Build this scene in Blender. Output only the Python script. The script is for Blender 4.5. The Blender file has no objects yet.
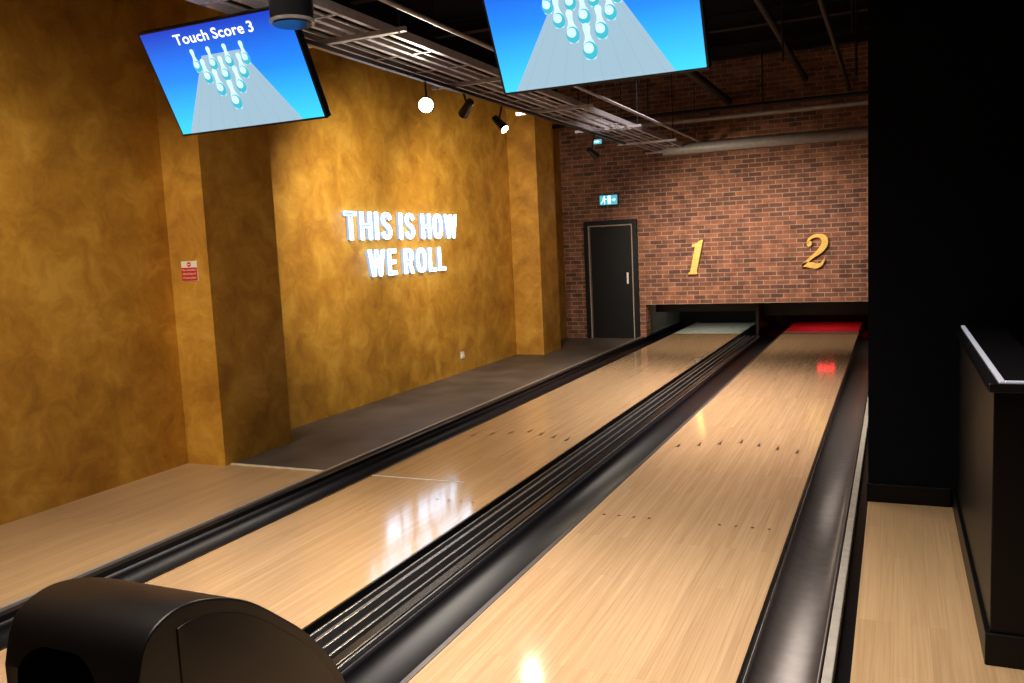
import bpy, bmesh, math, random
from mathutils import Vector, Matrix
from mathutils.geometry import tessellate_polygon
random.seed(4)
S=bpy.context.scene; COL=S.collection
try:
    S.view_settings.view_transform='Standard'
except Exception as e: print(e)

# ---------------------------------------------------------------- materials
def newmat(name):
    m=bpy.data.materials.new(name); m.use_nodes=True
    return m,m.node_tree.nodes,m.node_tree.links,m.node_tree.nodes['Principled BSDF']
def simple(name,col,rough=.5,metal=0,emit=None,es=0,noise=.12,nscale=20,coat=0,spec=.5):
    m,n,l,b=newmat(name)
    b.inputs['Roughness'].default_value=rough; b.inputs['Metallic'].default_value=metal
    b.inputs['Coat Weight'].default_value=coat; b.inputs['Specular IOR Level'].default_value=spec
    tc=n.new('ShaderNodeTexCoord'); nz=n.new('ShaderNodeTexNoise'); nz.inputs['Scale'].default_value=nscale
    l.new(tc.outputs['Object'],nz.inputs['Vector'])
    r=n.new('ShaderNodeValToRGB'); l.new(nz.outputs['Fac'],r.inputs['Fac'])
    r.color_ramp.elements[0].position=.3; r.color_ramp.elements[1].position=.7
    r.color_ramp.elements[0].color=tuple(c*(1-noise) for c in col)+(1,)
    r.color_ramp.elements[1].color=tuple(min(1,c*(1+noise)) for c in col)+(1,)
    l.new(r.outputs['Color'],b.inputs['Base Color'])
    if emit:
        b.inputs['Emission Color'].default_value=tuple(emit)+(1,); b.inputs['Emission Strength'].default_value=es
    return m
def pos_xyz(n,l):
    g=n.new('ShaderNodeNewGeometry'); s=n.new('ShaderNodeSeparateXYZ'); l.new(g.outputs['Position'],s.inputs[0]); return g,s
def wood(name,c1,c2,rough,roww=.028,blen=1.3,coat=.0):
    m,n,l,b=newmat(name)
    g,s=pos_xyz(n,l)
    cb=n.new('ShaderNodeCombineXYZ'); l.new(s.outputs['Y'],cb.inputs[0]); l.new(s.outputs['X'],cb.inputs[1])
    br=n.new('ShaderNodeTexBrick'); l.new(cb.outputs[0],br.inputs['Vector'])
    br.inputs['Scale'].default_value=1; br.inputs['Brick Width'].default_value=blen; br.inputs['Row Height'].default_value=roww
    br.inputs['Mortar Size'].default_value=.0006; br.inputs['Mortar Smooth'].default_value=.3
    br.inputs['Color1'].default_value=c1+(1,); br.inputs['Color2'].default_value=c2+(1,)
    br.inputs['Mortar'].default_value=tuple(c*.76 for c in c2)+(1,); br.offset=.37; br.offset_frequency=3
    mp=n.new('ShaderNodeMapping'); mp.inputs['Scale'].default_value=(110,2.2,1); l.new(g.outputs['Position'],mp.inputs['Vector'])
    nz=n.new('ShaderNodeTexNoise'); nz.inputs['Scale'].default_value=1; nz.inputs['Detail'].default_value=5; nz.inputs['Distortion'].default_value=.3
    l.new(mp.outputs[0],nz.inputs['Vector'])
    r=n.new('ShaderNodeValToRGB'); l.new(nz.outputs['Fac'],r.inputs['Fac'])
    r.color_ramp.elements[0].position=.3; r.color_ramp.elements[1].position=.65
    r.color_ramp.elements[0].color=(.76,.73,.68,1); r.color_ramp.elements[1].color=(1,1,1,1)
    mx=n.new('ShaderNodeMix'); mx.data_type='RGBA'; mx.blend_type='MULTIPLY'; mx.inputs[0].default_value=.75
    l.new(br.outputs['Color'],mx.inputs[6]); l.new(r.outputs['Color'],mx.inputs[7]); l.new(mx.outputs[2],b.inputs['Base Color'])
    b.inputs['Roughness'].default_value=rough; b.inputs['Coat Weight'].default_value=coat; b.inputs['Coat Roughness'].default_value=.09
    return m
def gold():
    m,n,l,b=newmat('gold_plaster')
    g,s=pos_xyz(n,l)
    w=n.new('ShaderNodeTexNoise'); w.inputs['Scale'].default_value=5; w.inputs['Detail'].default_value=2; l.new(g.outputs['Position'],w.inputs['Vector'])
    ma=n.new('ShaderNodeVectorMath'); ma.operation='MULTIPLY_ADD'; ma.inputs[1].default_value=(.14,.14,.14)
    l.new(w.outputs['Color'],ma.inputs[0]); l.new(g.outputs['Position'],ma.inputs[2])
    a=n.new('ShaderNodeTexNoise'); a.inputs['Scale'].default_value=3.4; a.inputs['Detail'].default_value=10; a.inputs['Roughness'].default_value=.66; a.inputs['Distortion'].default_value=.4
    l.new(ma.outputs[0],a.inputs['Vector'])
    r=n.new('ShaderNodeValToRGB'); l.new(a.outputs['Fac'],r.inputs['Fac'])
    e=r.color_ramp.elements; e[0].position=.34; e[0].color=(.38,.175,.022,1); e[1].position=.66; e[1].color=(.68,.385,.065,1)
    x=e.new(.5); x.color=(.53,.27,.034,1)
    l.new(r.outputs['Color'],b.inputs['Base Color'])
    b.inputs['Metallic'].default_value=.15
    rr=n.new('ShaderNodeMapRange'); rr.inputs[3].default_value=.62; rr.inputs[4].default_value=.4; l.new(a.outputs['Fac'],rr.inputs[0]); l.new(rr.outputs[0],b.inputs['Roughness'])
    bp=n.new('ShaderNodeBump'); bp.inputs['Strength'].default_value=.2; bp.inputs['Distance'].default_value=.02; l.new(a.outputs['Fac'],bp.inputs['Height']); l.new(bp.outputs[0],b.inputs['Normal'])
    return m
def brick():
    m,n,l,b=newmat('brick_wall')
    g,s=pos_xyz(n,l)
    ad=n.new('ShaderNodeMath'); ad.operation='ADD'; l.new(s.outputs['X'],ad.inputs[0]); l.new(s.outputs['Y'],ad.inputs[1])
    cb=n.new('ShaderNodeCombineXYZ'); l.new(ad.outputs[0],cb.inputs[0]); l.new(s.outputs['Z'],cb.inputs[1])
    br=n.new('ShaderNodeTexBrick'); l.new(cb.outputs[0],br.inputs['Vector'])
    br.inputs['Scale'].default_value=1; br.inputs['Brick Width'].default_value=.18; br.inputs['Row Height'].default_value=.063
    br.inputs['Mortar Size'].default_value=.0068; br.inputs['Mortar Smooth'].default_value=.35; br.inputs['Bias'].default_value=0
    br.inputs['Color1'].default_value=(.31,.125,.075,1); br.inputs['Color2'].default_value=(.12,.052,.042,1); br.inputs['Mortar'].default_value=(.38,.28,.22,1)
    nz=n.new('ShaderNodeTexNoise'); nz.inputs['Scale'].default_value=7; nz.inputs['Detail'].default_value=6; l.new(g.outputs['Position'],nz.inputs['Vector'])
    r=n.new('ShaderNodeValToRGB'); r.color_ramp.elements[0].position=.3; r.color_ramp.elements[1].position=.7
    r.color_ramp.elements[0].color=(.6,.56,.56,1); r.color_ramp.elements[1].color=(1.25,1.2,1.12,1); l.new(nz.outputs['Fac'],r.inputs['Fac'])
    mx=n.new('ShaderNodeMix'); mx.data_type='RGBA'; mx.blend_type='MULTIPLY'; mx.inputs[0].default_value=1
    l.new(br.outputs['Color'],mx.inputs[6]); l.new(r.outputs['Color'],mx.inputs[7]); l.new(mx.outputs[2],b.inputs['Base Color'])
    b.inputs['Roughness'].default_value=.85
    bp=n.new('ShaderNodeBump'); bp.invert=True; bp.inputs['Strength'].default_value=.6; bp.inputs['Distance'].default_value=.01; l.new(br.outputs['Fac'],bp.inputs['Height']); l.new(bp.outputs[0],b.inputs['Normal'])
    return m
def screenmat():
    m,n,l,b=newmat('screen_blue')
    tc=n.new('ShaderNodeTexCoord'); s=n.new('ShaderNodeSeparateXYZ'); l.new(tc.outputs['Object'],s.inputs[0])
    mr=n.new('ShaderNodeMapRange'); mr.inputs[1].default_value=0; mr.inputs[2].default_value=.56; l.new(s.outputs['Z'],mr.inputs[0])
    r=n.new('ShaderNodeValToRGB'); l.new(mr.outputs[0],r.inputs['Fac']); e=r.color_ramp.elements
    e[0].position=.02; e[0].color=(.04,.62,1,1); e[1].position=.95; e[1].color=(.008,.045,.5,1); x=e.new(.5); x.color=(.012,.24,.95,1)
    b.inputs['Base Color'].default_value=(.01,.01,.01,1); b.inputs['Roughness'].default_value=.25
    l.new(r.outputs['Color'],b.inputs['Emission Color']); b.inputs['Emission Strength'].default_value=1.25
    return m
M=dict(
 gold=gold(),brick=brick(),
 lane=wood('lane_wood',(.62,.42,.25),(.54,.355,.205),.11,coat=.3),
 floorwood=wood('approach_wood',(.58,.39,.22),(.50,.33,.18),.34,roww=.06,blen=1.1),
 dark=simple('dark_floor',(.085,.07,.062),.5,noise=.35,nscale=2.5),
 black=simple('black_paint',(.0026,.0034,.0075),.85,spec=.15),
 ceil=simple('ceiling_black',(.004,.0035,.005),.9,spec=.1),
 ducts=simple('duct_black',(.006,.005,.007),.6),
 gutter=simple('gutter_black',(.007,.006,.009),.42,spec=.35),
 guttergrey=simple('gutter_grey',(.085,.072,.072),.38,.35),
 edge=simple('edge_black',(.005,.005,.006),.3),
 edgegrey=simple('edge_grey',(.09,.08,.09),.35,.2),
 rail=simple('rail_grey',(.22,.22,.235),.28,.7),
 railblack=simple('rail_black',(.005,.005,.006),.3),
 cap=simple('capping_light',(.5,.47,.43),.35,.2),
 capgrey=simple('capping_grey',(.42,.38,.36),.35,.4),
 hood=simple('hood_plastic',(.008,.006,.0055),.33,noise=.05,spec=.28),
 hooddark=simple('hood_rim',(.006,.005,.005),.33,noise=.05,spec=.28),
 pure=simple('cavity_black',(.0015,.0015,.0015),.9,spec=.05),
 steel=simple('galvanised',(.46,.44,.52),.55,.1),
 pipegrey=simple('pipe_grey',(.3,.28,.28),.5,.1),
 tv=simple('tv_black',(.006,.006,.008),.35),
 screen=screenmat(),
 scrlane=simple('screen_lane_grey',(.1,.1,.1),.4,emit=(.42,.66,.82),es=.85,noise=.02),
 scrline=simple('screen_lane_board',(.1,.1,.1),.4,emit=(.39,.62,.785),es=.85,noise=.02),
 white=simple('screen_white',(.3,.3,.3),.5,emit=(1,1,1),es=1.3),
 cyan=simple('screen_cyan',(.1,.1,.1),.5,emit=(.03,.55,.72),es=1.0),
 pale=simple('screen_pale',(.1,.1,.1),.5,emit=(.66,.97,1),es=1.1),
 neon=simple('neon_white',(.8,.8,.8),.4,emit=(.5,.72,1),es=9),
 neonface=simple('neon_face',(.06,.07,.09),.4,emit=(.5,.7,1),es=.75),
 brass=simple('brass_gold',(.86,.56,.15),.35,.15),
 bulb=simple('bulb_glow',(1,1,1),.4,emit=(1,.86,.62),es=32),
 bulboff=simple('bulb_dim',(.3,.3,.3),.4,emit=(1,.8,.6),es=1.5),
 pitred=simple('pit_lamp_red',(.5,.02,.02),.4,emit=(1,.015,.03),es=12),
 pitwhite=simple('pit_lamp_white',(.8,.8,.7),.4,emit=(1,.95,.85),es=3),
 exit=simple('exit_glow',(.1,.3,.3),.4,emit=(.06,.4,.55),es=1.1),
 exitw=simple('exit_white',(.8,.8,.8),.4,emit=(.7,1,1),es=1.5),
 door=simple('door_black',(.003,.003,.005),.5,spec=.3),
 doorline=simple('door_trim',(.32,.27,.23),.5),
 whiteplastic=simple('white_plastic',(.75,.75,.75),.4),
 red=simple('sign_red',(.55,.02,.02),.5,noise=.03),
 signwhite=simple('sign_white',(.8,.78,.72),.5,noise=.02),
 mark=simple('lane_mark',(.06,.035,.02),.3),
 foul=simple('foul_line_pale',(.75,.7,.6),.3),
 kick=simple('kickback_grey',(.2,.17,.15),.5),
 deck=simple('pin_deck',(.6,.58,.48),.25),
 deckdark=simple('pin_deck_dark',(.3,.26,.24),.3),
 curtain=simple('pit_curtain',(.008,.008,.009),.9,noise=.4,nscale=30),
 gloss=simple('partition_black',(.0018,.002,.0035),.4,spec=.25),
 topcap=simple('partition_cap',(.03,.03,.034),.12,.5),
 edgeglint=simple('cap_edge_glint',(.8,.8,.85),.3,.3,emit=(.8,.85,1),es=.35),  # faint glow painting the highlight on the polished cap edge, not a lamp
)
# ---------------------------------------------------------------- helpers
def mk(name,verts,faces,mats,loc=(0,0,0),parent=None,smooth=False,fm=None):
    me=bpy.data.meshes.new(name); me.from_pydata([tuple(v) for v in verts],[],faces)
    if not isinstance(mats,(list,tuple)): mats=[mats]
    for x in mats: me.materials.append(x)
    if fm:
        for p,i in zip(me.polygons,fm): p.material_index=i
    bm=bmesh.new(); bm.from_mesh(me); bmesh.ops.recalc_face_normals(bm,faces=bm.faces); bm.to_mesh(me); bm.free()
    if smooth:
        for p in me.polygons: p.use_smooth=True
    o=bpy.data.objects.new(name,me); COL.objects.link(o); o.location=loc
    if parent: attach(o,parent)
    return o
def attach(o,p):
    bpy.context.view_layer.update()
    o.parent=p; o.matrix_parent_inverse=p.matrix_world.inverted()
def empty(name,loc=(0,0,0),label=None,cat=None):
    o=bpy.data.objects.new(name,None); o.empty_display_size=.1; COL.objects.link(o); o.location=loc
    if label: o['label']=label; o['category']=cat
    bpy.context.view_layer.update(); return o
def tag(o,label,cat,group=None):
    o['label']=label; o['category']=cat
    if group: o['group']=group
    return o
def struct(o,label=None,cat=None):
    o['kind']='structure'
    if label: o['label']=label; o['category']=cat or o.name.split('_')[0]
    return o
BF=[(0,3,2,1),(4,5,6,7),(0,1,5,4),(1,2,6,5),(2,3,7,6),(3,0,4,7)]
def bv(x0,x1,y0,y1,z0,z1): return [(x0,y0,z0),(x1,y0,z0),(x1,y1,z0),(x0,y1,z0),(x0,y0,z1),(x1,y0,z1),(x1,y1,z1),(x0,y1,z1)]
def boxes(name,lst,mats,parent=None,bevel=0,fm=None):
    xs=[c for b in lst for c in b[0:2]]; ys=[c for b in lst for c in b[2:4]]; zs=[c for b in lst for c in b[4:6]]
    o0=Vector(((min(xs)+max(xs))/2,(min(ys)+max(ys))/2,min(zs)))
    V=[];F=[];FM=[]
    for i,b in enumerate(lst):
        k=len(V); V+=[Vector(v)-o0 for v in bv(*b)]; F+=[tuple(k+j for j in f) for f in BF]; FM+=[(fm[i] if fm else 0)]*6
    o=mk(name,V,F,mats,o0,None,fm=FM)
    if bevel:
        m=o.modifiers.new('bevel','BEVEL'); m.width=bevel; m.segments=3; m.limit_method='ANGLE'
    if parent: attach(o,parent)
    return o
def box(name,x0,x1,y0,y1,z0,z1,mat,parent=None,bevel=0): return boxes(name,[(x0,x1,y0,y1,z0,z1)],mat,parent,bevel)
def cyl(name,p0,p1,r0,mat,parent=None,r1=None,seg=20,smooth=True):
    p0=Vector(p0);p1=Vector(p1); r1=r0 if r1 is None else r1
    d=(p1-p0).normalized(); a=d.orthogonal().normalized(); b=d.cross(a)
    V=[];F=[]
    for i in range(seg):
        t=2*math.pi*i/seg; u=a*math.cos(t)+b*math.sin(t); V+=[u*r0,(p1-p0)+u*r1]
    for i in range(seg):
        j=(i+1)%seg; F.append((2*i,2*j,2*j+1,2*i+1))
    F.append(tuple(2*i for i in range(seg))); F.append(tuple(2*i+1 for i in range(seg)))
    o=mk(name,V,F,mat,p0,None,smooth)
    if smooth:
        m=o.modifiers.new('edge','EDGE_SPLIT'); m.split_angle=math.radians(40)
    if parent: attach(o,parent)
    return o
def prof(name,pts,y0,y1,mat,parent=None,closed=True,thick=0,smooth=False):
    n=len(pts); cx=sum(p[0] for p in pts)/n; o0=Vector((cx,y0,min(p[1] for p in pts)))
    V=[Vector((x,y0,z))-o0 for x,z in pts]+[Vector((x,y1,z))-o0 for x,z in pts]
    F=[(i,(i+1)%n,(i+1)%n+n,i+n) for i in range(n if closed else n-1)]
    if closed: F+= [tuple(range(n)),tuple(range(n,2*n))]
    o=mk(name,V,F,mat,o0,None,smooth)
    if thick:
        m=o.modifiers.new('solid','SOLIDIFY'); m.thickness=thick; m.offset=-1
    if parent: attach(o,parent)
    return o
def catmull(P,k=8):
    out=[];n=len(P)
    for i in range(n-1):
        p0=P[max(i-1,0)];p1=P[i];p2=P[i+1];p3=P[min(i+2,n-1)]
        for j in range(k):
            t=j/k
            out.append(tuple(.5*((2*b)+(c-a)*t+(2*a-5*b+4*c-d)*t*t+(-a+3*b-3*c+d)*t**3) for a,b,c,d in zip(p0,p1,p2,p3)))
    out.append(tuple(P[-1])); return out
def textmesh(body,size,spacing=1.0,offset=0):
    c=bpy.data.curves.new('t','FONT'); c.body=body; c.size=size; c.align_x='LEFT'; c.space_character=spacing; c.resolution_u=5; c.offset=offset
    o=bpy.data.objects.new('t',c); COL.objects.link(o); bpy.context.view_layer.update()
    dg=bpy.context.evaluated_depsgraph_get(); me=bpy.data.meshes.new_from_object(o.evaluated_get(dg))
    bpy.data.objects.remove(o); bpy.data.curves.remove(c); return me
def text_xz(name,body,cx,cz,w,h,y,mat,parent=None,bold=0):
    ws=[];x=0
    for wd in body.split():
        me=textmesh(wd,1,1.04,bold); xs=[v.co.x for v in me.vertices]; a,b=min(xs),max(xs); ws.append((me,x-a)); x+=(b-a)+.3
    x-=.3
    for me,off in ws:
        for v in me.vertices: v.co=Vector(((v.co.x+off)/x*w-w/2,0,v.co.y/.7*h-h/2))
        me.materials.clear(); me.materials.append(mat)
        o=bpy.data.objects.new(name,me); COL.objects.link(o); o.location=(cx,y,cz)
        if parent: attach(o,parent)

# ---------------------------------------------------------------- camera
H=1.447
cam=bpy.data.objects.new('camera',bpy.data.cameras.new('camera')); COL.objects.link(cam); S.camera=cam
r=Vector((.9119,.4079,-.0464)).normalized(); f=Vector((-.4105,.9052,-.1102)).normalized()
u=r.cross(f).normalized(); r=f.cross(u).normalized()
cam.matrix_world=Matrix(((r.x,u.x,-f.x,0),(r.y,u.y,-f.y,0),(r.z,u.z,-f.z,H),(0,0,0,1)))
cam.data.sensor_width=36; cam.data.lens=850/1024*36; cam.data.clip_start=.05

# ---------------------------------------------------------------- room shell
XW=-4.67; YB=12.4; XR=-.128; YF=4.58; Y0=.6; CE=3.95; YP=14.9
L1=(-3.14,-2.10); L2=(-1.524,-.457)
fl=boxes('floor',[(XW,-3.47,-2,YF,-.2,0),(XR,2.2,-2,4.84,-.2,0),(-3.47,XR,-2,Y0,-.2,0),(XW,-3.47,YF,YB,-.2,0),(-3.47,XR,Y0,YP,-.25,-.13),(-2.10,-1.776,Y0,2.15,-.13,0)],[M['floorwood'],M['dark']],fm=[0,0,0,1,1,0])
struct(fl,'pale wood plank floor with dark grey section beside the lane','floor')
struct(box('ceiling',XW-.2,2.4,-2.2,YP+.2,CE,CE+.2,M['ceil']),'matt black painted open ceiling','ceiling')
struct(boxes('wall_left',[(XW-.2,XW,-2.2,YB,-.2,3.45),(XW,-4.32,4.52,5.25,0,3.45),(XW,-4.27,10.44,11.07,0,3.45),(XW-.2,XW,-2.2,YB,3.45,CE)],[M['gold'],M['black']],fm=[0,0,0,1]),'mottled gold brushed plaster wall with pilasters','wall')
struct(box('wall_back',XW-.2,-3.40,YB,YB+.25,-.1,CE,M['brick']),'reddish brown brick wall beside the lanes','wall')
struct(box('wall_back_upper',-3.40,XR,YB,YB+.25,.50,CE,M['brick']),'reddish brown brick wall above the lane ends','wall')
struct(box('wall_right',XR,.12,5.05,YP+.2,-.2,CE,M['black']),'plain black painted wall','wall')
struct(box('wall_side',XR,2.4,4.84,5.05,-.2,CE,M['black']),'plain black painted wall facing the walkway','wall')
struct(box('wall_side_end',2.2,2.4,-2.2,4.84,-.2,CE,M['black']),'plain black painted wall','wall')
struct(box('wall_front',XW-.2,2.4,-2.2,-2,-.2,CE,M['black']),'plain black wall behind the approach','wall')
struct(boxes('baseboard_right',[(XR-.006,.27,4.815,4.84,0,.10),(.50,2.2,4.815,4.84,0,.10)],M['gloss'],bevel=.004),'black baseboard on black wall','baseboard')
struct(box('trim_1',XW,-3.47,YF-.012,YF+.012,0,.006,M['foul']),'pale threshold strip between wood and dark floor','trim')
struct(box('wall_recess_left',-3.60,-3.475,YB+.25,YP+.2,-.2,1.2,M['kick']),'grey side wall of the pin pit','wall')
struct(box('wall_recess_back',-3.6,XR,YP,YP+.2,-.2,1.2,M['curtain']),'dark wall behind the pin pits','wall')
struct(box('ceiling_recess',-3.47,XR,YB+.25,YP,1.0,1.2,M['curtain']),'dark ceiling of the pin pits','ceiling')

# door
d=boxes('door_1',[(-4.22,-3.59,YB-.03,YB,.01,1.68)],M['door'],bevel=.004); struct(d,'black fire door with pale trim line','door')
fr=boxes('door_frame',[(-4.32,-4.25,YB-.06,YB,0,1.78),(-3.56,-3.49,YB-.06,YB,0,1.78),(-4.25,-3.56,YB-.06,YB,1.71,1.78)],M['door'],d,.004)
tr=boxes('door_trim',[(-4.25,-4.232,YB-.05,YB,0,1.71),(-3.578,-3.56,YB-.05,YB,0,1.71),(-4.232,-3.578,YB-.05,YB,1.692,1.71)],M['doorline'],d)
pl=box('door_plate',-3.668,-3.64,YB-.04,YB-.03,.82,.99,M['whiteplastic'],d,.003)

# ---------------------------------------------------------------- lanes
def gutter_pts(xa,xb,dep=.08,n=16):
    pts=[]
    for i in range(n+1):
        t=math.pi*i/n; pts.append(((xa+xb)/2-(xb-xa)/2*math.cos(t),-.010-dep*math.sin(t)**.7))
    return pts
def lane(x0,x1,gl,gr,label,foul,el,deck):
    e=empty('bowling_lane',((x0+x1)/2,Y0,0),label,'bowling lane')
    box('lane_bed',x0+el,x1-.012,Y0,12.95,-.12,0,M['lane'],e,.003)
    box('lane_edge',x0,x0+el,Y0,YP-.05,-.12,.002,M['edgegrey'] if el>.02 else M['edge'],e)
    box('lane_edge',x1-.012,x1,Y0,YP-.05,-.12,.002,M['edge'],e)
    box('pin_deck',x0+el,x1-.012,12.95,YP-.3,-.12,.001,deck,e)
    for (a,b,m,lb) in (gl,gr):
        if a is None: continue
        g=prof('gutter',gutter_pts(a,b),Y0,YP-.1,m,e,closed=False,thick=.008,smooth=True); g['label']=lb
    w=x1-x0; cx=(x0+x1)/2
    for i in range(-3,4):
        ax=cx+i*w/8; ay=6.05-abs(i)*.07
        mk('lane_arrow',[(-.013,-.07,0),(0,-.045,0),(.013,-.07,0),(0,.07,0)],[(0,1,2,3)],M['mark'],(ax,ay,.0015),e)
    for i in (-4.2,-3.4,-2.6,-1.8,1.8,2.6,3.4,4.2):
        V=[(.008*math.cos(t*math.pi/6),.010*math.sin(t*math.pi/6),0) for t in range(12)]
        mk('lane_dot',V,[tuple(range(12))],M['mark'],(cx+i*w/10.5,4.22,.0015),e)
    if foul: box('foul_line',x0+.012,x1-.35,YF-.01,YF+.008,0,.002,M['foul'],e)
    return e
lane(*L1,(-3.40,-3.14,M['gutter'],'black gutter'),(None,0,0,0),'glossy pale wood bowling lane beside gold wall',True,.012,M['deck'])
lane(*L2,(-1.775,-1.524,M['gutter'],'matt black gutter'),(-.457,-.222,M['guttergrey'],'shiny grey gutter'),'glossy pale wood bowling lane beside black wall',False,.022,M['deckdark'])
c=empty('lane_capping',(-3.435,Y0,0),'pale grey raised capping between gutter and floor','lane capping')
box('capping_strip',-3.47,-3.40,Y0,YP-.2,-.12,.015,M['edge'],c); box('capping_edge',-3.47,-3.445,Y0,YP-.2,.015,.028,M['capgrey'],c)
c=empty('lane_capping',(-.175,Y0,0),'cream metal capping beside the grey gutter','lane capping')
box('capping_strip',-.175,-.130,Y0,YP-.2,-.12,-.03,M['edge'],c); box('capping_edge',-.212,-.180,Y0,YP-.2,-.12,.02,M['cap'],c,.004)
c=empty('ball_return_track',(-1.94,2.2,0),'black ribbed divider track with grey metal rails','ball return track')
TE=YB+.2
box('track_base',-2.10,-1.775,2.16,TE,-.12,-.045,M['railblack'],c)
for x,w,z in ((-2.06,.012,-.004),(-1.995,.020,.012),(-1.93,.014,.010),(-1.875,.012,.008)):
    box('track_rail',x,x+w,2.16,TE,-.045,z,M['rail'],c,.003)
box('track_rib',-1.84,-1.788,2.16,TE,-.045,.012,M['railblack'],c,.008)
box('track_edge',-1.787,-1.777,2.16,TE,-.045,.008,M['rail'],c,.002)
c=box('pit_divider',-1.84,-1.80,YB+.26,YP-.3,-.12,.99,M['edge']); tag(c,'black divider panel between the two pin pits','divider panel')
for i,(a,b,cx_,m_,hw) in enumerate(((-3.39,-1.85,-2.62,'pitwhite',.17),(-1.79,XR-.01,-.90,'pitred',.12))):
    c=box('trim_%d'%(i+2),a,b,YB+.55,YB+.59,.34 if i==0 else .27,.99,M['edge']); struct(c,'black masking bar hanging above the pin deck','trim')
    box('lamp_housing',cx_-hw-.03,cx_+hw+.03,YB+.52,YB+.55,.47,.55,M['tv'],c,.004); box('lamp_tube',cx_-hw,cx_+hw,YB+.495,YB+.52,.488,.510,M[m_],c,.005)

# ---------------------------------------------------------------- ball return hood
hd=empty('ball_return',(-1.81,1.7,0),'near-black moulded plastic ball return hood','ball return')
P=[(1.34,.002),(1.31,.28),(1.31,.47),(1.345,.575),(1.43,.618),(1.54,.606),(1.68,.545),(1.81,.445),(1.93,.335),(2.03,.21),(2.10,.08),(2.12,.002)]
P=P[:2]+catmull(P[2:],6)
def hull(name,x0,x1,pts,mat,bev,seg=5):
    n=len(pts); V=[(x0,y,z) for y,z in pts]+[(x1,y,z) for y,z in pts]
    F=[(i,(i+1)%n,(i+1)%n+n,i+n) for i in range(n)]+[tuple(range(n)),tuple(range(n,2*n))]
    o=mk(name,V,F,mat,(0,0,0),None,True)
    m=o.modifiers.new('b','BEVEL'); m.width=bev; m.segments=seg; m.limit_method='ANGLE'; m.angle_limit=math.radians(50)
    return o
body=hull('hood_body',-2.03,-1.575,P,M['hooddark'],.05,7)
def arch(x0,x1,z0,z1,rc,n=8):
    pts=[(x0,z0)]
    pts+=[(x0+rc-rc*math.cos(math.pi/2*i/n),z1-rc+rc*math.sin(math.pi/2*i/n)) for i in range(n+1)]
    pts+=[(x1-rc+rc*math.sin(math.pi/2*i/n),z1-rc+rc*math.cos(math.pi/2*i/n)) for i in range(n+1)]
    return pts+[(x1,z0)]
A=arch(-1.985,-1.70,.13,.53,.10); k=len(A)
V=[(x,y,z) for y in (1.15,1.64) for x,z in A]
F=[(i,(i+1)%k,(i+1)%k+k,i+k) for i in range(k)]+[tuple(range(k)),tuple(range(k,2*k))]
cut=mk('cut',V,F,M['pure']); bm_=body.modifiers.new('x','BOOLEAN'); bm_.object=cut; bm_.solver='EXACT'
body.data.materials.append(M['pure'])
try: bm_.material_mode='TRANSFER'
except: pass
bpy.context.view_layer.update()
me=bpy.data.meshes.new_from_object(body.evaluated_get(bpy.context.evaluated_depsgraph_get()))
body.modifiers.clear(); body.data=me; bpy.data.objects.remove(cut); attach(body,hd)
m=body.modifiers.new('es','EDGE_SPLIT'); m.split_angle=math.radians(35)
cy,cz=1.66,.18
Q=[(max(cy+(y-cy)*.90,1.44),cz+(z-cz)*.90 if z>.01 else .002) for y,z in P]
Q2=[]
for q in Q:
    if not Q2 or (abs(q[0]-Q2[-1][0])+abs(q[1]-Q2[-1][1]))>.004: Q2.append(q)
for x0,x1 in ((-1.60,-1.571),(-2.034,-2.00)):
    s=hull('side_panel',x0,x1,Q2,M['hood'],.003,3); m=s.modifiers.new('es','EDGE_SPLIT'); m.split_angle=math.radians(45); attach(s,hd); s['label']='smooth brownish side panel'
o=prof('ball_ramp',[(-1.98,.135),(-1.90,.15),(-1.84,.155),(-1.78,.15),(-1.71,.135),(-1.71,.132),(-1.98,.132)],1.33,1.63,M['hooddark'],hd)

# ---------------------------------------------------------------- low partition
e=empty('low_partition',(.37,3.95,0),'glossy black low partition wall with polished cap','partition')
box('partition_panel',.29,.47,3.075,4.81,.10,.915,M['gloss'],e,.004)
box('partition_plinth',.275,.485,3.06,4.81,0,.11,M['gloss'],e,.004)
box('partition_cap',.275,.485,3.055,4.81,.915,.945,M['topcap'],e,.003)
boxes('cap_edge_highlight',[(.305,.322,3.075,4.81,.944,.951),(.322,.475,3.075,3.088,.944,.951)],M['edgeglint'],e,.002)  # thin strip standing in for the highlight along the cap

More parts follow.
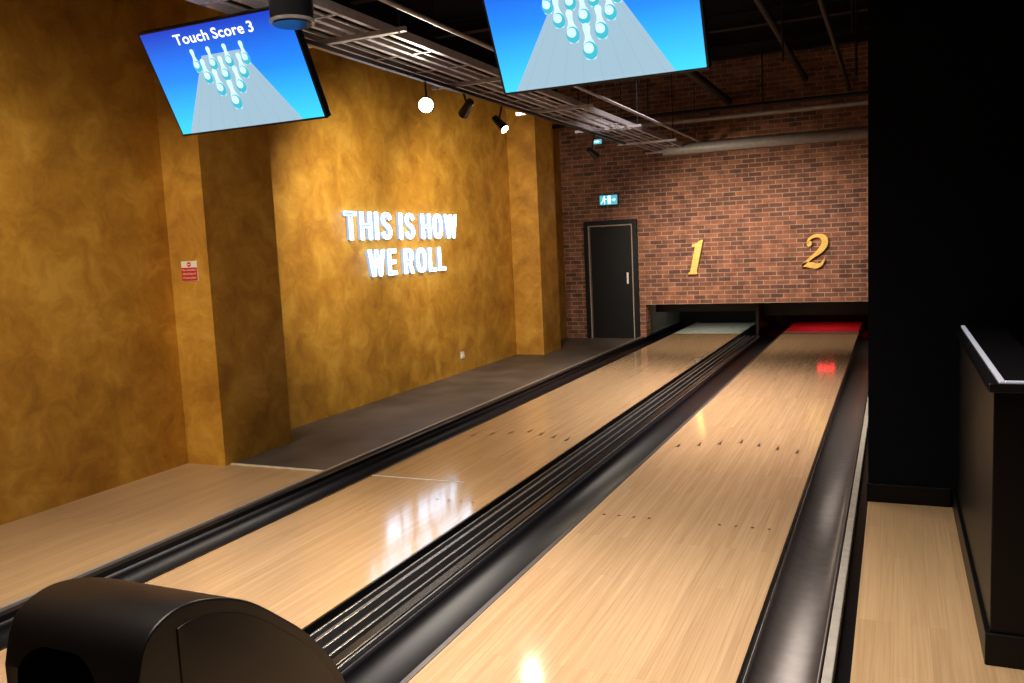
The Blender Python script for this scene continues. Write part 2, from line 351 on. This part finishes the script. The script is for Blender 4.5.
# ---------------------------------------------------------------- monitors
def pinshape(cx,cz,s):
    prof_=[(.0,1),(.07,.98),(.11,.90),(.095,.80),(.075,.70),(.10,.56),(.17,.42),(.20,.28),(.18,.12),(.12,0)]
    R=[(cx+x*s,cz+z*s) for x,z in prof_]; L=[(cx-x*s,cz+z*s) for x,z in prof_[1:]][::-1]
    return R+L
def monitor(cx,yb,zb,w,h,tilt,label,txt):
    e=empty('monitor',(0,0,0),label,'monitor'); e['group']='score monitors above the lanes'
    b=.012
    box('casing',-w/2,w/2,.0,.045,0,h,M['tv'],e,.004)
    box('casing_back',-w*.3,w*.3,.045,.085,h*.2,h*.8,M['tv'],e,.01)
    o=mk('screen',[(-w/2+b,0,0),(w/2-b,0,0),(w/2-b,0,h-2*b),(-w/2+b,0,h-2*b)],[(0,1,2,3)],M['screen'],(0,-.0015,b),e)
    V=[];F=[];FM=[]
    def poly(pts,y,mi):
        k=len(V); V.extend([(x,y,z) for x,z in pts]); F.append(tuple(range(k,k+len(pts)))); FM.append(mi)
    W=w-2*b; T=h-2*b
    U=lambda u,v:(-w/2+b+u*W,b+v*T)
    poly([U(.06,.0),U(.86,.0),U(.62,.72),U(.36,.72)],-.003,0)
    for i in range(1,16,2):
        a=i/16; c_=a+.012
        poly([U(.06+.80*a,0),U(.06+.80*c_,0),U(.36+.26*c_,.72),U(.36+.26*a,.72)],-.0034,3)
    s0=.14
    rows=[(4,.575,.112,.85),(3,.455,.125,.92),(2,.325,.14,1.0),(1,.18,.15,1.1)]
    yy=-.004
    for n_,v,du,sc in rows:
        for i in range(n_):
            u_=.475+(i-(n_-1)/2)*du; x,z=U(u_,v); s=s0*sc
            poly(pinshape(x,z,s),yy,2); yy-=.0001
            poly([(x+s*.215*math.cos(t*math.pi/9),z+s*.25+s*.25*math.sin(t*math.pi/9)) for t in range(18)],yy,1); yy-=.0001
            poly([(x-s*.03+s*.15*math.cos(t*math.pi/6),z+s*.32+s*.15*math.sin(t*math.pi/6)) for t in range(12)],yy,2); yy-=.0001
    g=mk('screen_picture',V,F,[M['scrlane'],M['cyan'],M['pale'],M['scrline']],(0,0,0),e,fm=FM)
    x,z=U(.49,.90); text_xz('screen_text',txt,x,z,.54*W,.095*T,-.0035,M['white'],e,.018)
    e.rotation_euler=(tilt,0,0); e.location=(cx,yb,zb)
    bpy.context.view_layer.update()
    my=yb-.25*math.sin(tilt)+.09; mz=zb+.3
    cyl('mount_pole',(cx,my+.05,mz+.02),(cx,my+.05,CE),.02,M['tv'],e)
    box('mount_plate',cx-.1,cx+.1,my-.01,my+.06,mz-.02,mz+.16,M['tv'],e)
    return e
T=math.radians(27)
monitor(-3.10,3.64,H+.69,.97,.56,T,'flat screen showing bowling pins and Touch Score 3','Touch Score 3')
monitor(-1.165,3.64,H+.69,.935,.56,T,'flat screen showing bowling pins on blue ground','Touch Score 4')

# ---------------------------------------------------------------- neon sign
sg=empty('neon_sign',(XW,7.75,1.2),'white neon lettering reading THIS IS HOW WE ROLL','neon sign')
def sell(cx,cy,rx,ry,n=28,p=2.6):
    out=[]
    for i in range(n):
        a=2*math.pi*i/n; c=math.cos(a); s=math.sin(a)
        out.append((cx+rx*math.copysign(abs(c)**(2/p),c),cy+ry*math.copysign(abs(s)**(2/p),s)))
    return out
def strokeloop(pts,w):
    c=catmull(pts,6); L_=[];R_=[]
    for i,(x,y) in enumerate(c):
        a=c[max(i-1,0)]; b=c[min(i+1,len(c)-1)]; dx,dy=b[0]-a[0],b[1]-a[1]; q=math.hypot(dx,dy) or 1
        L_.append((x-dy/q*w/2,y+dx/q*w/2)); R_.append((x+dy/q*w/2,y-dx/q*w/2))
    return L_+R_[::-1]
t=.125
G={
 'T':(.52,[[(.26-t/2,0),(.26+t/2,0),(.26+t/2,1-t),(.52,1-t),(.52,1),(0,1),(0,1-t),(.26-t/2,1-t)]]),
 'H':(.52,[[(0,0),(t,0),(t,.44),(.52-t,.44),(.52-t,0),(.52,0),(.52,1),(.52-t,1),(.52-t,.56),(t,.56),(t,1),(0,1)]]),
 'I':(t,[[(0,0),(t,0),(t,1),(0,1)]]),
 'E':(.43,[[(0,0),(.43,0),(.43,t),(t,t),(t,.44),(.39,.44),(.39,.56),(t,.56),(t,1-t),(.43,1-t),(.43,1),(0,1)]]),
 'L':(.42,[[(0,0),(.42,0),(.42,t),(t,t),(t,1),(0,1)]]),
 'W':(.80,[[(.17,0),(.28,0),(.40,.66),(.52,0),(.63,0),(.80,1),(.68,1),(.57,.30),(.455,1),(.345,1),(.23,.30),(.12,1),(0,1)]]),
 'O':(.56,[sell(.28,.5,.28,.5),sell(.28,.5,.155,.375)[::-1]]),
 'R':(.52,[[(0,0),(t,0),(t,.42),(.24,.42),(.39,0),(.52,0),(.365,.45),(.46,.54),(.50,.70),(.47,.86),(.39,.96),(.28,1),(0,1)],[(t,.54),(t,.88),(.27,.88),(.345,.83),(.375,.71),(.345,.59),(.27,.54)]]),
 'S':(.50,[strokeloop([(.45,.76),(.39,.89),(.26,.935),(.12,.89),(.07,.74),(.14,.60),(.27,.52),(.39,.42),(.44,.27),(.37,.12),(.25,.065),(.12,.11),(.05,.25)],.12)]),
}
def neonline(txt,y0,y1,z0,z1):
    items=[];x=0
    for ch in txt:
        if ch==' ': x+=.26; continue
        items.append((ch,x)); x+=G[ch][0]+.20
    x-=.20; sx=(y1-y0)/x; sz=(z1-z0)
    for ch,off in items:
        loops=G[ch][1]
        MP=lambda c:(0,(c[0]+off)*sx,c[1]*sz)
        cu=bpy.data.curves.new('n','CURVE'); cu.dimensions='3D'; cu.bevel_depth=.0055; cu.bevel_resolution=2
        for lp in loops:
            sp=cu.splines.new('POLY'); sp.points.add(len(lp)-1)
            for q,c_ in zip(sp.points,lp): q.co=MP(c_)+(1,)
            sp.use_cyclic_u=True
        o=bpy.data.objects.new('n',cu); COL.objects.link(o); bpy.context.view_layer.update()
        tm=bpy.data.meshes.new_from_object(o.evaluated_get(bpy.context.evaluated_depsgraph_get())); bpy.data.objects.remove(o)
        tm.materials.clear(); tm.materials.append(M['neon'])
        lt=bpy.data.objects.new('letter',tm); COL.objects.link(lt); lt.location=(XW+.045,y0,z0); attach(lt,sg)
        vv=[[Vector((c[0],c[1],0)) for c in lp] for lp in loops]
        tri=tessellate_polygon(vv); flatv=[v for lp in vv for v in lp]
        bk=mk('letter_back',[MP(v) for v in flatv],[tuple(q) for q in tri],M['neonface'],(XW+.02,y0,z0))
        m=bk.modifiers.new('s','SOLIDIFY'); m.thickness=.03; m.offset=0
        attach(bk,lt)
neonline('THIS IS HOW',6.60,8.80,1.585,1.845)
neonline('WE ROLL',6.95,8.48,1.228,1.480)

# ---------------------------------------------------------------- numbers
def numeral(name,strokes,polys,cx,cz,h,w,label,sl=.16):
    V=[];F=[]
    def addpoly(pl):
        k=len(V);n=len(pl)
        V.extend([(x,0,z) for x,z in pl]); V.extend([(x,-.05,z) for x,z in pl])
        F.append(tuple(range(k,k+n))); F.append(tuple(range(k+n,k+2*n)))
        F.extend([(k+i,k+(i+1)%n,k+(i+1)%n+n,k+i+n) for i in range(n)])
    for st in strokes:
        c_=catmull(st,7); Lp=[];Rp=[]
        for i,(x,z,wd) in enumerate(c_):
            a=c_[max(i-1,0)]; b=c_[min(i+1,len(c_)-1)]; dx,dz=b[0]-a[0],b[1]-a[1]; q=math.hypot(dx,dz) or 1
            nx,nz=-dz/q,dx/q; wd=wd*1.05+.01; Lp.append((x+nx*wd/2,z+nz*wd/2)); Rp.append((x-nx*wd/2,z-nz*wd/2))
        for i in range(len(Lp)-1): addpoly([Lp[i],Lp[i+1],Rp[i+1],Rp[i]])
    for p in polys: addpoly(p)
    V=[((x+sl*z-sl/2)*w,y,(z-.5)*h) for x,y,z in V]
    o=mk(name,V,F,M['brass'],(cx,YB,cz)); tag(o,label,'number sign'); return o
numeral('number_sign',[],[[(-.17,.0),(.15,.0),(.14,.05),(.11,.07),(.12,1.0),(.04,1.0),(-.08,.91),(-.22,.87),(-.22,.80),(-.11,.81),(-.11,.07),(-.16,.05)]],-2.62,1.18,.49,.42,'gold three-dimensional slanted numeral 1 on brick wall',.25)
ball=[(-.24+.085*math.cos(q*math.pi/8),.73+.085*math.sin(q*math.pi/8)) for q in range(16)]
numeral('number_sign',[[(-.31,.74,.05),(-.28,.86,.07),(-.14,.95,.08),(.06,.96,.10),(.23,.87,.17),(.28,.71,.20),(.18,.53,.17),(-.03,.36,.10),(-.25,.17,.07),(-.38,.03,.05)],[(-.38,.02,.03),(-.27,.10,.12),(-.08,.09,.15),(.12,.05,.14),(.28,.10,.09),(.36,.25,.03)]],[ball],-.995,1.20,.45,.38,'gold three-dimensional italic numeral 2 on brick wall',.2)

# ---------------------------------------------------------------- signs, socket
e=empty('exit_sign',(-3.9,YB-.06,2.0),'glowing cyan emergency exit sign above the door','exit sign')
box('sign_box',-4.05,-3.76,YB-.06,YB,2.0,2.16,M['tv'],e,.005)
box('sign_face',-4.04,-3.77,YB-.068,YB-.06,2.01,2.15,M['exit'],e)
def flat(name,polys,y,mat,par):
    V=[];F=[]
    for p in polys:
        k=len(V); V+=[(x,0,z) for x,z in p]; F.append(tuple(range(k,k+len(p))))
    return mk(name,V,F,mat,(0,y,0),par)
def disc(cx,cz,r_): return [(cx+r_*math.cos(q*math.pi/7),cz+r_*math.sin(q*math.pi/7)) for q in range(14)]
man=[disc(-3.968,2.132,.010),[(-3.99,2.115),(-3.965,2.118),(-3.972,2.08),(-3.992,2.078)],[(-3.992,2.082),(-3.978,2.082),(-3.995,2.05),(-4.02,2.028),(-4.028,2.036),(-4.008,2.055)],[(-3.985,2.082),(-3.972,2.082),(-3.955,2.06),(-3.962,2.025),(-3.975,2.025),(-3.968,2.056)],[(-3.968,2.115),(-3.945,2.095),(-3.93,2.10),(-3.93,2.09),(-3.947,2.083),(-3.975,2.10)]]
flat('exit_figure',man,YB-.070,M['exitw'],e)
flat('exit_doorway',[[(-3.915,2.025),(-3.87,2.025),(-3.87,2.14),(-3.915,2.14)]],YB-.070,M['exitw'],e)
flat('exit_arrow',[[(-3.85,2.09),(-3.85,2.07),(-3.82,2.07),(-3.82,2.055),(-3.79,2.08),(-3.82,2.105),(-3.82,2.09)]],YB-.070,M['exitw'],e)
e=empty('exit_sign',(-3.14,9.6,2.62),'small glowing exit sign hanging under the cable tray','exit sign')
box('sign_face',-3.20,-3.10,9.59,9.61,2.59,2.64,M['exit'],e,.003)
flat('exit_arrow',[[(-3.185,2.61),(-3.185,2.62),(-3.15,2.62),(-3.15,2.63),(-3.12,2.615),(-3.15,2.60),(-3.15,2.61)]],9.586,M['exitw'],e)
cyl('hanger',(-3.14,9.6,2.64),(-3.14,9.6,2.9),.005,M['tv'],e)
e=empty('warning_sign',(-4.49,4.52,1.3),'small red and white notice on gold pilaster','sign')
box('sign_plate',-4.565,-4.42,4.514,4.52,1.315,1.455,M['signwhite'],e)
box('red_panel',-4.562,-4.423,4.511,4.515,1.318,1.41,M['red'],e)
for i,tx in enumerate(('No customers','allowed beyond','this point please')): text_xz('sign_text',tx,-4.4925,1.395-.027*i,.12,.015,4.510,M['signwhite'],e)
flat('sign_symbol',[disc(-4.4925,1.432,.018)],4.5125,M['red'],e); flat('sign_symbol_bar',[[(-4.504,1.429),(-4.481,1.429),(-4.481,1.435),(-4.504,1.435)]],4.512,M['signwhite'],e)
e=empty('wall_socket',(XW,8.85,.15),'small white wall socket','socket')
box('socket_plate',XW,XW+.012,8.81,8.89,.165,.245,M['whiteplastic'],e,.003); box('socket_switch',XW+.012,XW+.018,8.84,8.86,.19,.22,M['signwhite'],e)

# ---------------------------------------------------------------- ceiling services
ZT=2.68
e=empty('cable_tray',(-2.8,6,ZT),'galvanised cable tray hung under the ceiling','cable tray')
for a,b in ((-3.07,-3.04),(-2.89,-2.86),(-2.80,-2.77),(-2.64,-2.61)): box('tray_rail',a,b,-1.8,12.1,ZT,ZT+.05,M['steel'],e)
wr=boxes('tray_wires',[(x-.007,x+.007,-1.8,12.1,ZT+.002,ZT+.01) for x in (-2.965,-2.705)],M['steel'],e); wr['kind']='stuff'
st=boxes('tray_rungs',[(a,b,-1.7+i*.5,-1.685+i*.5,ZT,ZT+.008) for i in range(27) for a,b in ((-3.07,-2.86),(-2.80,-2.61))],M['steel'],e); st['kind']='stuff'
for x,r_ in ((-2.99,.010),(-2.93,.010),(-2.74,.010)): cyl('cable',(x,-1.8,ZT+.03),(x,12.1,ZT+.03),r_,M['railblack'],e,seg=10)
for y in (1.0,2.6,4.2,5.8,7.4,9.0,10.6,11.9):
    box('support_bar',-3.2,-2.46,y-.015,y+.015,ZT-.025,ZT,M['steel'],e)
    for x in (-3.15,-2.50): cyl('hanger_rod',(x,y,ZT-.03),(x,y,CE),.006,M['ducts'],e,seg=8)
box('track_bar',-3.02,-2.985,3.6,10.2,ZT-.055,ZT-.03,M['tv'],e)
def pipe(p0,p1,r_,m,label,cat='pipe'):
    o=cyl('ceiling_pipe',p0,p1,r_,m); tag(o,label,cat); return o
pipe((-2.40,-1.8,2.74),(-2.40,12.0,2.74),.014,M['steel'],'thin grey conduit running beside the cable tray')
pipe((-2.9,11.7,2.66),(XR,11.7,2.66),.07,M['pipegrey'],'thick grey pipe running across above the lanes')
pipe((-3.5,11.3,2.98),(XR,11.3,2.98),.03,M['pipegrey'],'thin pale pipe running across above the lanes')
pipe((XW,12.1,3.2),(XR,12.1,3.2),.03,M['ducts'],'thin black pipe across brick wall')
pipe((-2.12,-1.9,3.32),(-2.12,12.3,3.32),.055,M['ducts'],'black pipe running lengthwise under the ceiling')
pipe((-1.1,5.1,3.5),(-1.1,12.3,3.5),.035,M['ducts'],'thin black pipe running lengthwise under the ceiling')
pipe((-.55,5.1,3.3),(-.55,12.3,3.3),.025,M['ducts'],'thin black pipe running lengthwise under the ceiling')
for i,y in enumerate([-1,.6,2.2,3.8,5.4,7,8.6,10.2,11.8]):
    o=boxes('ceiling_beam',[(XW+.01,XR-.01,y-.05,y+.05,CE-.16,CE-.14),(XW+.01,XR-.01,y-.01,y+.01,CE-.14,CE-.02),(XW+.01,XR-.01,y-.05,y+.05,CE-.02,CE)],M['ducts']); tag(o,'black steel ceiling beam','beam','black ceiling beams')
for x,y in ((-.9,8.0),(-.35,9.2),(-1.4,10.4),(-.3,7.2)):
    o=cyl('hanging_rod',(x,y,2.95),(x,y,CE),.010,M['ducts']); tag(o,'thin black hanging rod','rod','black hanging rods')
e=empty('ceiling_lamp',(-2.49,3.25,2.48),'dark cylindrical ceiling lamp with grey rim','ceiling lamp')
cyl('lamp_body',(-2.49,3.25,2.505),(-2.49,3.25,2.85),.098,M['tv'],e,seg=32); cyl('lamp_rim',(-2.49,3.25,2.498),(-2.49,3.25,2.512),.101,M['capgrey'],e,seg=32)
cyl('lamp_stem',(-2.49,3.25,2.85),(-2.49,3.25,CE),.015,M['tv'],e); cyl('lamp_lens',(-2.49,3.25,2.492),(-2.49,3.25,2.499),.088,M['railblack'],e,seg=32)

WC=(1,.84,.60)
def light_spot(loc,aim,energy,size,col=WC,soft=.05,blend=.9):
    L=bpy.data.lights.new('spot_light','SPOT'); L.energy=energy; L.spot_size=math.radians(size); L.spot_blend=blend; L.color=col; L.shadow_soft_size=soft
    o=bpy.data.objects.new('spot_light',L); COL.objects.link(o); o.location=loc
    o.rotation_euler=(Vector(aim)-Vector(loc)).to_track_quat('-Z','Y').to_euler(); return o
def spotlamp(p,aim,on=True,energy=100,size=70,col=WC,rl=.034):
    p=Vector(p); d=(Vector(aim)-p).normalized()
    e=empty('track_spotlight',p,'black track spotlight with warm lit lens' if on else 'small black track spotlight','spotlight')
    cyl('lamp_head',p-d*.12,p+d*.03,.030,M['tv'],e,r1=rl+.008,seg=24)
    cyl('lens',p+d*.03,p+d*.034,rl,M['bulb'] if on else M['bulboff'],e,seg=24)
    cyl('bracket',p-d*.06,(p.x,p.y,ZT-.055),.008,M['tv'],e,seg=10)
    if energy: attach(light_spot(p+d*.06,aim,energy,size,col),e)
    return e
spotlamp((-3.0,5.35,2.47),(-1.0,1.0,.6),True,130,110,rl=.05)
spotlamp((-3.0,5.94,2.49),(-4.67,7.2,1.3),False,250,110)
spotlamp((-3.0,6.63,2.45),(-1.6,6.3,1.0),True,60,110)
spotlamp((-3.0,9.04,2.41),(-1.9,12.3,.8),True,400,76)
light_spot((-3.1,7.2,2.6),(-4.67,9.6,1.1),250,100)  # bare light with no fixture, added to brighten the wall past the sign
light_spot((-3.9,1.2,3.0),(-4.45,4.5,1.0),240,46)  # bare light with no fixture, added for the pilaster's front face
light_spot((-3.2,1.5,3.0),(-4.67,3.2,.7),135,95)  # bare light with no fixture, added to lift the near gold wall

def area(name,loc,aim,sx,sy,en,col,spread=180):
    L=bpy.data.lights.new(name,'AREA'); L.shape='RECTANGLE'; L.size=sx; L.size_y=sy; L.energy=en; L.color=col; L.spread=math.radians(spread)
    o=bpy.data.objects.new(name,L); COL.objects.link(o); o.location=loc
    o.rotation_euler=(Vector(aim)-Vector(loc)).to_track_quat('-Z','Y').to_euler(); return o
area('approach_fill',(-1.6,2.2,3.7),(-1.7,2.5,0),2.6,2.0,98,(1,.89,.76),85)  # unseen fill panel added to brighten the approach and near lanes
area('lane_fill',(-1.6,7.5,3.0),(-1.7,7.7,0),1.2,4,85,(1,.88,.74),80)  # unseen fill panel added over the lanes, no fixture there
area('brick_fill',(-1.8,10.6,2.45),(-1.8,12.4,.7),2.6,.2,20,(1,.82,.68),95)  # unseen fill added to brighten the lower brick wall
area('pit_white',(-2.6,13.1,.95),(-2.6,13.6,0),.9,.3,4,(.95,1,.9),120)
area('pit_red',(-.99,13.3,.95),(-.99,13.7,0),.9,.2,6,(1,.02,.03),90)

w=bpy.data.worlds.new('world'); S.world=w; w.use_nodes=True
w.node_tree.nodes['Background'].inputs[0].default_value=(.5,.55,.7,1); w.node_tree.nodes['Background'].inputs[1].default_value=.05
